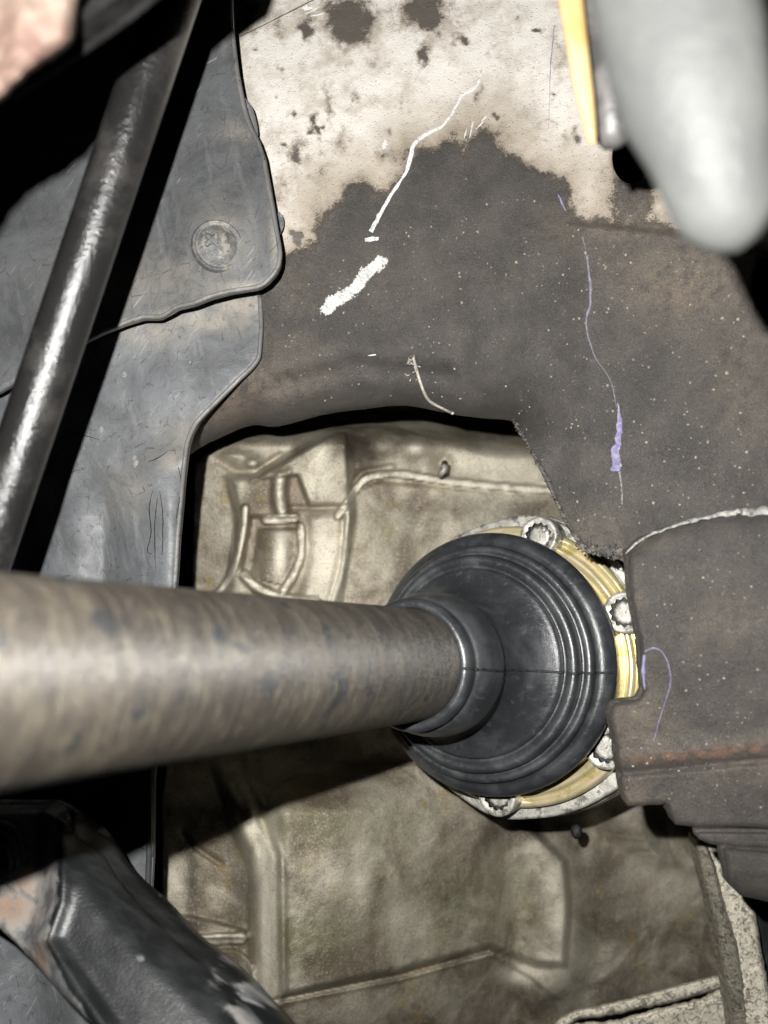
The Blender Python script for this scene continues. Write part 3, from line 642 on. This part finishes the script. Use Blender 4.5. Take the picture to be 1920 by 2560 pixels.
ribbon('lilac_mark', k((1392, 1408), (1410, 1400), (1430, 1408), (1445, 1440), (1448, 1480), (1432, 1530), (1412, 1600)), [4, 5, 3, 4, 3, 3, 2], C_depth, M['lilac'], cm, .0003, .5)
ribbon('lilac_mark', k((1392, 1415), (1390, 1450), (1393, 1490)), [9, 10, 4], C_depth, M['lilac'], cm, .0003, .5)
grit('grit', k((1400, 1200), (1640, 1140), (1650, 1760), (1480, 1760), (1345, 1700), (1350, 1560), (1400, 1500)), 380, C_depth, (.0001, .0006), M['grit'], cm)
# rough torn crust where rail meets crossmember
def edge_grit(name, line, n, dfn, rr, mat, parent, jit=5):
    q = resample(np.array(line, float), 3, False); idx_ = rng.integers(0, len(q), n); P = q[idx_] + rng.normal(0, jit, (n, 2))
    poly = P; D = dfn(P[:, 0], P[:, 1]); C = W(P[:, 0], P[:, 1], D)
    bm = bmesh.new(); bmesh.ops.create_icosphere(bm, subdivisions=1, radius=1)
    bv = np.array([v.co[:] for v in bm.verts]); bf = np.array([[v.index for v in f.verts] for f in bm.faces]); bm.free()
    V = []; Fc = []; at = []
    for i in range(n):
        r = rng.uniform(*rr); V.append(C[i] + bv * r * rng.uniform(.6, 1.4, (len(bv), 1))); Fc.append(bf + i * len(bv))
    V = np.vstack(V); z = np.zeros(len(V))
    o = mk(name, V, np.vstack(Fc), mat, parent, attrs=dict(paint=z - 1.5, stain_shade=z, dust=z + .15, rust=z)); o['kind'] = 'stuff'; return o
edge_grit('crust', smooth_poly(edge_r, False, 4), 700, lambda x, y: R_depth(x, y) + .0006, (.0002, .0006), M['crust'], rail, 2.2)
edge_grit('crust', k((1255, 1180), (1310, 1190), (1356, 1198)), 260, lambda x, y: R_depth(x, y) - .0005, (.0003, .0009), M['crust'], rail, 6)

# ------------------------------------------------------------ wheel arch liners
def U_depth(x, y):
    x = np.asarray(x, float); y = np.asarray(y, float)
    d = .322 - .00003 * (x - 400) * .5 - .000012 * (y - 400)
    d = d + .006 * np.exp(-((x - 300 - (y - 400) * .1) / 120) ** 2) * .6
    return d + .0012 * fbm(x / 160, y / 160)
upo = k((500, -60), (504, 60), (515, 150), (528, 215), (536, 245), (548, 278), (562, 305), (574, 340), (583, 390), (592, 440), (602, 500), (609, 545), (607, 572), (598, 592), (580, 612), (560, 624), (500, 634), (455, 646), (420, 660), (385, 668), (365, 680), (345, 690), (310, 690), (270, 702), (220, 722), (180, 742), (120, 775), (60, 812), (0, 848), (-120, 900), (-120, -60))
up_ = thing('upper_arch_liner', 'dark grey plastic wheel arch liner with a round push clip, overlapping the lower liner', 'plastic liner', (-.1, .32, .1))
dirtU = dict(dirt=lambda x, y: np.clip(blobs([(640, 720, 120, 18, .8), (470, 785, 90, 20, .9), (330, 815, 80, 16, .8), (560, 600, 70, 80, .5), (600, 330, 60, 30, .35), (380, 700, 200, 80, .35), (690, 560, 14, 150, .7), (560, 60, 10, 60, .6)], x, y) + .08, 0, 1))
sheet('liner_panel', upo, U_depth, M['liner'], up_, 8, .0022, (7, .0012), 0, smooth=False, attrs=dirtU)
bd = np.array(upo[1:26], float); e2 = smooth_poly(bd, False, 3)
cen = np.array([420, 430.]); inn = e2 + (cen - e2) / np.linalg.norm(cen - e2, axis=1)[:, None] * 7
lipm = m_plastic('scuffed_liner_edge', (.10, .10, .10), (.17, .16, .15), (.22, .21, .19))
tube3('rolled_edge', W(inn[:, 0], inn[:, 1], U_depth(inn[:, 0], inn[:, 1]) + .0004), [.0010] * len(inn), lipm, up_, seg=8)
# push clip
cx, cy = 544, 617; tt = float(U_depth([cx], [cy])[0]); c0 = W(cx, cy, tt - .0006)
clip = tag(bpy.data.objects.new('push_clip', None), None, None); clip['local'] = 1
COL.objects.link(clip); clip.parent = up_
zax = Vector((.28, -1, -.05)).normalized(); xax = Vector((1, .28, .25)); xax = (xax - zax * xax.dot(zax)).normalized(); yax = zax.cross(xax)
clip.matrix_local = Matrix.Translation(Vector(c0) - Vector(up_.location)) @ Matrix((xax, yax, zax)).transposed().to_4x4()
r_ = .0104
ob = lathe('clip_head', crv([(0, r_ * 1.03), (.0016, r_), (.0025, r_ * .94), (.0022, r_ * .87), (.0020, r_ * .80), (.0028, r_ * .66), (.0040, r_ * .4), (.0044, .0001)], 4), M['clear'], clip, 64)
bm = bmesh.new()
for i in range(2):
    mt = Matrix.Rotation(i * math.pi / 2 + .6, 4, 'Z') @ Matrix.Translation((0, 0, .0043)) @ Matrix.Diagonal((.0040, .0014, .0008, 1))
    bmesh.ops.create_icosphere(bm, subdivisions=2, radius=1, matrix=mt)
me = bpy.data.meshes.new('clip_cross'); bm.to_mesh(me); bm.free(); me.materials.append(M['clear'])
cr = bpy.data.objects.new('clip_cross', me); COL.objects.link(cr); cr.parent = clip; cr.location = (-.002, .002, -.0003)
for p in me.polygons: p.use_smooth = True
for (x, y, r) in ((405, 632, 10), (440, 626, 12), (478, 722, 6), (428, 590, 7)):
    pass
ribbon('scuff_mark', k((432, 140), (448, 136), (468, 124)), [2, 5, 3], U_depth, M['drop'], up_, .0003, .8)
# lug behind
lug = thing('liner_tab', 'small grey plastic tab peeping out behind the upper edge of the wheel arch liner', 'plastic tab', (-.06, .325, .15))
sheet('tab', k((520, 205), (538, 222), (548, 240), (555, 275), (553, 290), (540, 280)), lambda x, y: .3275 + 0 * x, M['liner2'], lug, 6, .003, (5, .001), attrs=dict(dirt=lambda x, y: np.full(len(x), .2)))
lug2 = thing('debris_flake', 'tiny translucent flake caught at the right edge of the upper liner', 'flake', (-.05, .326, .13))
sheet('flake', k((600, 458), (612, 470), (612, 490), (604, 505), (596, 500)), lambda x, y: .3285 + 0 * x, M['clear'], lug2, 5, .0008, (3, .0004))
# lower liner
def L_depth(x, y):
    x = np.asarray(x, float); y = np.asarray(y, float)
    d = .334 - .000010 * (y - 700) + .00002 * (400 - x) * .3
    P = np.stack([x, y], 1)
    s = (y - 1170) + (x - 400) * .35              # crease line, the panel folds back below it
    d = d + .00006 * np.clip(-s, 0, 300) * .25
    d = d - .006 * np.exp(-(s / 70) ** 2) * sstep(250, 420, x)
    d = d + .010 * sstep(330, 250, x) * sstep(1150, 1300, y)
    d = d + .003 * np.sin((x - 250) / 38.0) * sstep(1150, 1300, y) * sstep(460, 420, x)
    return d + .0012 * fbm(x / 90, y / 90)
loo = k((560, 600), (566, 640), (569, 700), (566, 750), (562, 775), (545, 797), (520, 820), (490, 850), (455, 885), (430, 912), (416, 938), (409, 960), (405, 985), (402, 1010), (398, 1050), (394, 1100), (388, 1160), (382, 1260), (362, 1450), (340, 1600), (333, 1700), (331, 1850), (326, 1950), (322, 2300), (-120, 2300), (-120, 600))
lw = thing('lower_arch_liner', 'blue grey weathered plastic liner hanging below the upper liner, running down behind the driveshaft', 'plastic liner', (-.12, .33, -.03))
sheet('liner_panel', loo, L_depth, M['liner2'], lw, 9, .003, (8, .0016), 0, smooth=False, attrs=dict(
    dirt=lambda x, y: np.clip(blobs([(600, 760, 80, 40, .9), (520, 800, 120, 30, .8), (470, 1090, 90, 50, .5), (320, 1230, 60, 70, .4), (440, 1150, 60, 30, .6), (360, 830, 120, 40, .6)], x, y) + .1, 0, 1)))
e3 = smooth_poly(np.array(loo[1:22], float), False, 4); inn = e3 + np.array([-6, 0])
tube3('rolled_edge', W(inn[:, 0], inn[:, 1], L_depth(inn[:, 0], inn[:, 1]) + .0006), [.0011] * len(inn), lipm, lw, seg=8)
e4 = np.array([(386, 1750), (384, 1960), (383, 2100), (378, 2260), (374, 2400)], float)
tube3('edge_bead', W(e4[:, 0] - 10, e4[:, 1], L_depth(e4[:, 0], e4[:, 1]) - .001), [.0012] * 5, M['rubber'], lw, seg=10)
for pl in (((385, 1010), (392, 1040), (388, 1075), (380, 1120)), ((330, 1060), (322, 1100), (326, 1150), (318, 1190), (330, 1196)), ((340, 1075), (334, 1140), (336, 1230)), ((345, 1060), (352, 1120), (350, 1200)), ((362, 975), (340, 990), (320, 998)), ((150, 935), (180, 940), (215, 950)), ((290, 1880), (305, 1925))):
    ribbon('crack', k(*pl), [1.5, 3, 3, 1.5], L_depth, M['black'], lw, .00025, .9)
for (x, y, r) in ((310, 936, 13), (252, 1074, 14), (340, 1160, 16), (336, 1146, 12), (475, 905, 6), (210, 1120, 5)):
    dq = float(L_depth([x], [y])[0]); c = W(x, y, dq)
    bm = bmesh.new(); bmesh.ops.create_icosphere(bm, subdivisions=3, radius=1); V = np.array([v.co[:] for v in bm.verts]); fs = [[v.index for v in f.verts] for f in bm.faces]; bm.free()
    V = V * np.array([.7, .22, 1.0]) * r / F * dq * .8 + c; mk('dirt_drop', V, fs, M['drop'], lw)

# ------------------------------------------------------------ black rod
rd = thing('black_rod', 'glossy black painted steel rod running diagonally across the left liners', 'rod', (-.1, .24, .1))
ys = np.linspace(-260, 1600, 40); xs = 333 - .335 * (ys - 290)
tube3('rod_bar', W(xs, ys, .242 + 0 * ys), [.0080] * 40, M['rod'], rd, seg=48)

# ------------------------------------------------------------ driveshaft
P0 = Vector((-.077, .154, -.0337)); D = Vector((.083, .136, -.0239)); Ln = D.length; a = D.normalized()
O = P0 + D * 1.0427
e1 = Vector((1, 0, 0)); e1 = (e1 - a * e1.dot(a)).normalized(); e2v = a.cross(e1)
ds = bpy.data.objects.new('driveshaft', None); COL.objects.link(ds); ds['local'] = 1; ds.empty_display_size = .02
ds.matrix_world = Matrix.Translation(O) @ Matrix((e1, e2v, a)).transposed().to_4x4()
tag(ds, 'thick brown steel driveshaft ending in a black rubber boot bolted to the gearbox', 'driveshaft')
RS = .0215
lathe('shaft_tube', [(-.245 + .245 * i / 60 * 1.03, RS) for i in range(61)], M['shaft'], ds, 128)
def arc(p, q, h, n=9):                 # round bulge between two profile points, towards the shaft
    (z0, r0), (z1, r1) = p, q; L_ = math.hypot(z1 - z0, r1 - r0); nz, nr = -(r1 - r0) / L_, (z1 - z0) / L_
    out = []
    for i in range(n + 1):
        t = i / n; b_ = h * math.sin(math.pi * t) ** .62; out.append((z0 + (z1 - z0) * t + nz * b_, r0 + (r1 - r0) * t + nr * b_))
    return out
bp = crv([(.010, RS * .99), (.001, RS * 1.002), (-.0006, .0222), (-.0008, .0238), (.0004, .0252), (.002, .0256), (.0042, .0254), (.0058, .0248), (.0066, .0250), (.0080, .0264), (.0125, .0282), (.0175, .0290), (.0212, .0292), (.0232, .0289), (.0245, .0278),
      (.0252, .0262), (.035, .0266), (.0405, .0284), (.0448, .0315), (.0482, .0355), (.0503, .0390), (.0514, .0412), (.0532, .0417)], 4)
bp += arc((.0544, .0418), (.0574, .0478), .0042) + arc((.0584, .0480), (.0610, .0523), .0026) + arc((.0622, .0525), (.0735, .0574), .0040, 12) + [(.078, .0568), (.081, .0555), (.083, .053)]
ZS = 1.08
bp = [(z * ZS, r_c * (1 + .02 * min(max((z - .045) / .02, 0), 1))) for z, r_c in bp]
def boot_rf(an, z, r): return 1 + .006 * math.sin(2 * an + z * 40) * (1 if z > .03 else .3) + .004 * math.sin(3 * an + 1)
bt = lathe('rubber_boot', bp, M['rubber'], ds, 192, boot_rf)
# mould seam running along the profile, on the side facing right
seamV = []; seamF = []
for i, (z, r) in enumerate(bp[10:-10]):
    for j, (dt, h) in enumerate(((-.0006, -.00005), (-.0002, .00032), (.0002, .00032), (.0006, -.00005))):
        an = .055 + .05 * math.sin(z * 40); rr = r * boot_rf(an, z, r) + h; an2 = an + dt / max(r, .02)
        zz = z - (.0003 if j in (1, 2) else -.00005)
        seamV.append((math.cos(an2) * rr, math.sin(an2) * rr, zz))
n_ = len(seamV) // 4
for i in range(n_ - 1):
    for j in range(3): a_ = i * 4 + j; seamF.append((a_, a_ + 4, a_ + 5, a_ + 1))
sm = mk('mould_seam', seamV, seamF, M['seam'], ds); sm.parent = bt
for z, r in ((.0066 * ZS, .0255), (.0250 * ZS, .0275), (.0528 * ZS, .0418), (.0569 * ZS, .0482), (.0607 * ZS, .0526)):
    bm = bmesh.new(); bmesh.ops.create_icosphere(bm, subdivisions=2, radius=1); V = np.array([v.co[:] for v in bm.verts]); fs = [[v.index for v in f.verts] for f in bm.faces]; bm.free()
    an = .055 + .05 * math.sin(z * 40); V = V * np.array([.0010, .0006, .0012]) + np.array([math.cos(an) * r, math.sin(an) * r, z - .001])
    o = mk('seam_nub', V, fs, M['seam'], ds); o.parent = bt
# yellow zinc cover behind the boot, set slightly to the right
cov = lathe('joint_cover', [(z * ZS, r_c * 1.035) for z, r_c in [(.076, .050), (.083, .0535), (.0865, .0552)] + arc((.0870, .0555), (.0885, .0604), .0024, 12) + arc((.0890, .0607), (.0915, .0650), .0026, 12) + [(.095, .0652), (.099, .063)]], M['gold'], ds, 160)
cov.location = (.0015, .001, 0)
th0 = [80, 22, -38, -99]
def lobes(an, z, r):
    s = 0
    for t in th0 + [141, -159]:
        dlt = (an + math.radians(t) + math.pi) % (2 * math.pi) - math.pi; s += math.exp(-(dlt / .20) ** 2)
    return 1 + .03 * s if r > .066 else 1
fl = lathe('joint_flange', [(z * ZS, r_c * 1.035) for z, r_c in crv([(.100, .050), (.0965, .058), (.0962, .0690), (.0968, .0700), (.0985, .0705), (.1035, .0706), (.1040, .0700), (.1045, .0714), (.1085, .0718), (.1090, .0708), (.1096, .0722), (.113, .0722), (.115, .070)], 3)], M['zinc'], ds, 160, lobes)
fl.location = (.0015, .0015, 0)
def make_bolt():
    b = bpy.data.objects.new('bolt', None); COL.objects.link(b); b['local'] = 1; b.parent = ds; b.empty_display_size = .005
    ro, ri, ra = .0094, .0068, .0057; seg = 48; V = []; Fc = []
    rings = [(.013, ro), (.0012, ro), (.0004, ro * .985), (0, ro * .94), (-.0001, ro * .84), (.0002, ro * .76)]
    for z, r in rings:
        for j in range(seg): an = 2 * math.pi * j / seg; V.append((math.cos(an) * r, math.sin(an) * r, z))
    for j in range(seg):
        an = 2 * math.pi * j / seg; r = ri if j % 4 in (0, 1) else ra * 1.06; r = ri - (ri - ra) * (.5 + .5 * math.cos(12 * an)); V.append((math.cos(an) * r, math.sin(an) * r, .0004))
    for i in range(6):
        for j in range(seg): p = i * seg + j; q = i * seg + (j + 1) % seg; Fc.append((p, p + seg, q + seg, q))
    mk('bolt_head', V, Fc, M['zinc'], b)
    V = []; Fc = []
    for z in (.0005, .0036):
        for j in range(seg):
            an = 2 * math.pi * j / seg; r = ri + .0002 - (ri - ra) * (.5 + .5 * math.cos(12 * an)); V.append((math.cos(an) * r, math.sin(an) * r, z))
    for j in range(seg): q = (j + 1) % seg; Fc.append((j, j + seg, q + seg, q))
    Fc.append(tuple(range(seg, 2 * seg)))
    mk('spline_socket', V, Fc, M['zincd'], b, smooth=False)
    lathe('socket_floor', [(.0036, .0049), (.0022, .0049), (.0019, .0047), (.0017, .0035), (.0018, .0001)], M['zinc'], b, 36, lambda an, z, r: 1 + .05 * math.cos(12 * an) if r > .003 else 1)
    return b
b0 = make_bolt(); bolt_px = [(1345, 1340), (1560, 1531), (1511, 1870), (1241, 1990)]   # where the photograph puts the four bolts
for i, t in enumerate(th0):
    if i == 0: b = b0
    else:
        b = b0.copy(); COL.objects.link(b); b.parent = ds
        for ch in list(b0.children): c = ch.copy(); COL.objects.link(c); c.parent = b
    zb = .0790 * ZS; Mi = ds.matrix_world.inverted(); q = Vector(W(*bolt_px[i], 1.0).tolist()); o_l = Mi @ Vector((0, 0, 0)); d_l = (Mi.to_3x3() @ q)
    t_ = (zb - o_l.z) / d_l.z; h_ = o_l + d_l * t_; b.location = (h_.x, h_.y, zb); b.rotation_euler = (0, 0, .3 * i)

# small black breather cap under the flange
vc = thing('breather_cap', 'tiny dark breather cap poking out just under the bolted flange', 'cap', tuple(W(1440, 2078, .41)))
tube3('cap', W([1440, 1441, 1442, 1442], [2092, 2082, 2068, 2062], [.410, .409, .410, .411]), [.0018, .0028, .0026, .0014], M['seam'], vc, seg=12, cross=lambda a_: 1 + .12 * math.cos(6 * a_))

# ------------------------------------------------------------ control arm bottom left
def c5(*pts): return [(x * .5787, 1700 + y * .5787) for x, y in pts]
ca = thing('control_arm', 'black suspension arm with flaking paint reaching from the lower left corner', 'suspension arm', (-.11, .22, -.13))
rdgl = np.array(c5((265, 640), (268, 800), (255, 960), (200, 1120), (330, 1320), (520, 1600)), float)
armR = np.array(c5((340, 655), (470, 760), (600, 940), (800, 1135), (1000, 1295), (1180, 1490), (1300, 1620)), float)
def A_depth(x, y):
    x = np.asarray(x, float); y = np.asarray(y, float); P = np.stack([x, y], 1)
    d = .282 - .00007 * (y - 2050)
    r = np.clip(segdist(P, armR, False) / 130, 0, 1); side = sstep(-1, 1, 0 * x)
    d = d - .016 * np.sqrt(np.clip(1 - (1 - r) ** 2, 0, 1))
    g = segdist(P, rdgl, False)
    d = d - .002 * np.exp(-(g / 26) ** 2)
    xr = np.interp(y, [2000, 2160, 2255, 2350, 2460, 2700], [150, 150, 145, 110, 170, 330])
    d = d + .012 * sstep(10, -60, x - xr) * sstep(2600, 2300, y)
    return d + .0004 * fbm(x / 120, y / 120, 2)
arm_ol = c5((100, 560), (200, 560), (290, 600), (345, 652), (400, 680), (440, 720), (470, 762), (500, 820), (530, 862), (600, 935), (660, 985), (720, 1045), (800, 1135), (870, 1200), (940, 1250), (1020, 1315), (1100, 1392), (1180, 1486), (1290, 1620), (520, 1620), (400, 1486), (330, 1420), (230, 1320), (150, 1222), (60, 1130), (0, 1075), (-120, 1000), (-120, 560))
sheet('arm_body', arm_ol, A_depth, M['arm'], ca, 8, .010, (10, .004), .4, smooth=False, attrs=dict(
    bare=lambda x, y: np.clip(.85 * sstep(20, -20, x - np.interp(y, [2000, 2160, 2255, 2350, 2460, 2700], [152, 152, 147, 118, 170, 330])) + blobs([(560, 2450, 90, 45, .6), (640, 2530, 100, 60, .75), (480, 2340, 40, 20, .45), (350, 2395, 22, 18, .8), (230, 2240, 30, 30, .55), (470, 2560, 30, 40, .5), (330, 2180, 30, 60, .3)], x, y), 0, 1.2) + .05,
    rust=lambda x, y: blobs([(20, 2270, 60, 40, 1), (60, 2210, 30, 40, .7), (100, 2400, 20, 50, .8), (150, 2520, 20, 30, .6), (110, 2120, 20, 60, .5)], x, y)))
# bushing in the arm
bs = thing('rubber_bushing', 'black ribbed rubber bushing pressed in the arm at the left edge', 'bushing', tuple(W(0, 2200, .235)))
def ringpts(cx, cy, rx, ry, d): return [tuple(p) for p in W([cx + rx * math.cos(t) for t in np.linspace(0, 2 * math.pi, 41)], [cy + ry * math.sin(t) for t in np.linspace(0, 2 * math.pi, 41)], d)]
for rr_, dz in ((62, .272), (46, .2705), (30, .270)):
    tube3('bushing_ring', ringpts(-2, 2150, rr_, rr_ * 1.45, dz), [.0014] * 41, M['seam'], bs, seg=10, caps=False)
sheet('bushing_core', [(-2 + 60 * math.cos(t), 2150 + 88 * math.sin(t)) for t in np.linspace(0, 2 * math.pi, 30, endpoint=False)], lambda x, y: .2725 + 0 * x, M['rubber'], bs, 8, .01, (10, .002))
# washer peeking over the arm
ws = thing('steel_washer', 'thin shiny washer edge showing behind the tip of the suspension arm', 'washer', tuple(W(235, 2130, .275)))
tube3('washer_rim', ringpts(222, 2130, 30, 48, .295), [.0022] * 41, M['black'], ws, seg=10, caps=False)
tube3('washer_face', ringpts(218, 2126, 26, 40, .294), [.0012] * 41, M['zinc'], ws, seg=10, caps=False)

# ------------------------------------------------------------ near, blurred things at the top
ru = thing('rusty_knuckle', 'out of focus rusty pink brown metal lump filling the top left corner', 'rusty part', (-.06, .155, .1))
zz_ = lambda x, y: np.zeros(len(x))
sheet('rusty_block', [(205, -80), (196, 0), (188, 60), (172, 105), (120, 142), (70, 178), (30, 215), (0, 245), (-100, 322), (-175, 430), (-300, 500), (-300, -80)], lambda x, y: .153 + .00003 * np.abs(x - 40) + .002 * fbm(x / 60, y / 60), M['rust'], ru, 10, .001, (26, .010), 3)
sheet('black_shoulder', [(520, -175), (470, -140), (380, -66), (300, 0), (235, 45), (185, 80), (120, 120), (60, 160), (0, 200), (-200, 200), (-200, -300), (560, -300)], lambda x, y: .170 + 0 * x, M['black'], ru, 14, .008, (10, .003), 0, smooth=False)

al = thing('alloy_arm', 'out of focus pale grey alloy arm with rounded end hanging in the top right corner', 'alloy arm', (.07, .14, .1))
ax = np.array([(1600, -420), (1640, -200), (1682, 0), (1712, 140), (1736, 250), (1775, 360), (1806, 490), (1822, 540), (1834, 580), (1842, 610), (1846, 628)], float)
rad = np.array([.0150, .0145, .0140, .0140, .0132, .0114, .0096, .0086, .0066, .0042, .0008])
tube3('arm_bar', W(ax[:, 0], ax[:, 1],   .126), rad * .126 / .142, M['silver'], al, seg=48, sy=.62, rot=-.55)
rx_ = np.array([(1700, -200), (1735, 0), (1775, 130), (1812, 260), (1840, 380)], float)
sl = thing('amber_sleeve', 'blurred amber strip and grey round ended sleeve beside the pale alloy arm', 'sleeve', (.05, .18, .12))
sheet('amber_strip', [(1372, -120), (1398, 0), (1416, 100), (1434, 200), (1454, 280), (1472, 350), (1490, 352), (1486, 260), (1474, 150), (1458, 0), (1446, -120)], lambda x, y: .186 + 0 * x, M['amber'], sl, 9, .001, (6, .001))
ax = np.array([(1490, -200), (1498, 0), (1512, 120), (1524, 220), (1530, 300), (1533, 340), (1535, 362), (1536, 372)], float)
tube3('grey_sleeve', W(ax[:, 0], ax[:, 1], .196), np.array([.0062, .0062, .0061, .0058, .0052, .0044, .0030, .0005]), M['greyp'], sl, seg=32)

for o in list(bpy.data.objects):
    if 'local' in o: del o['local']
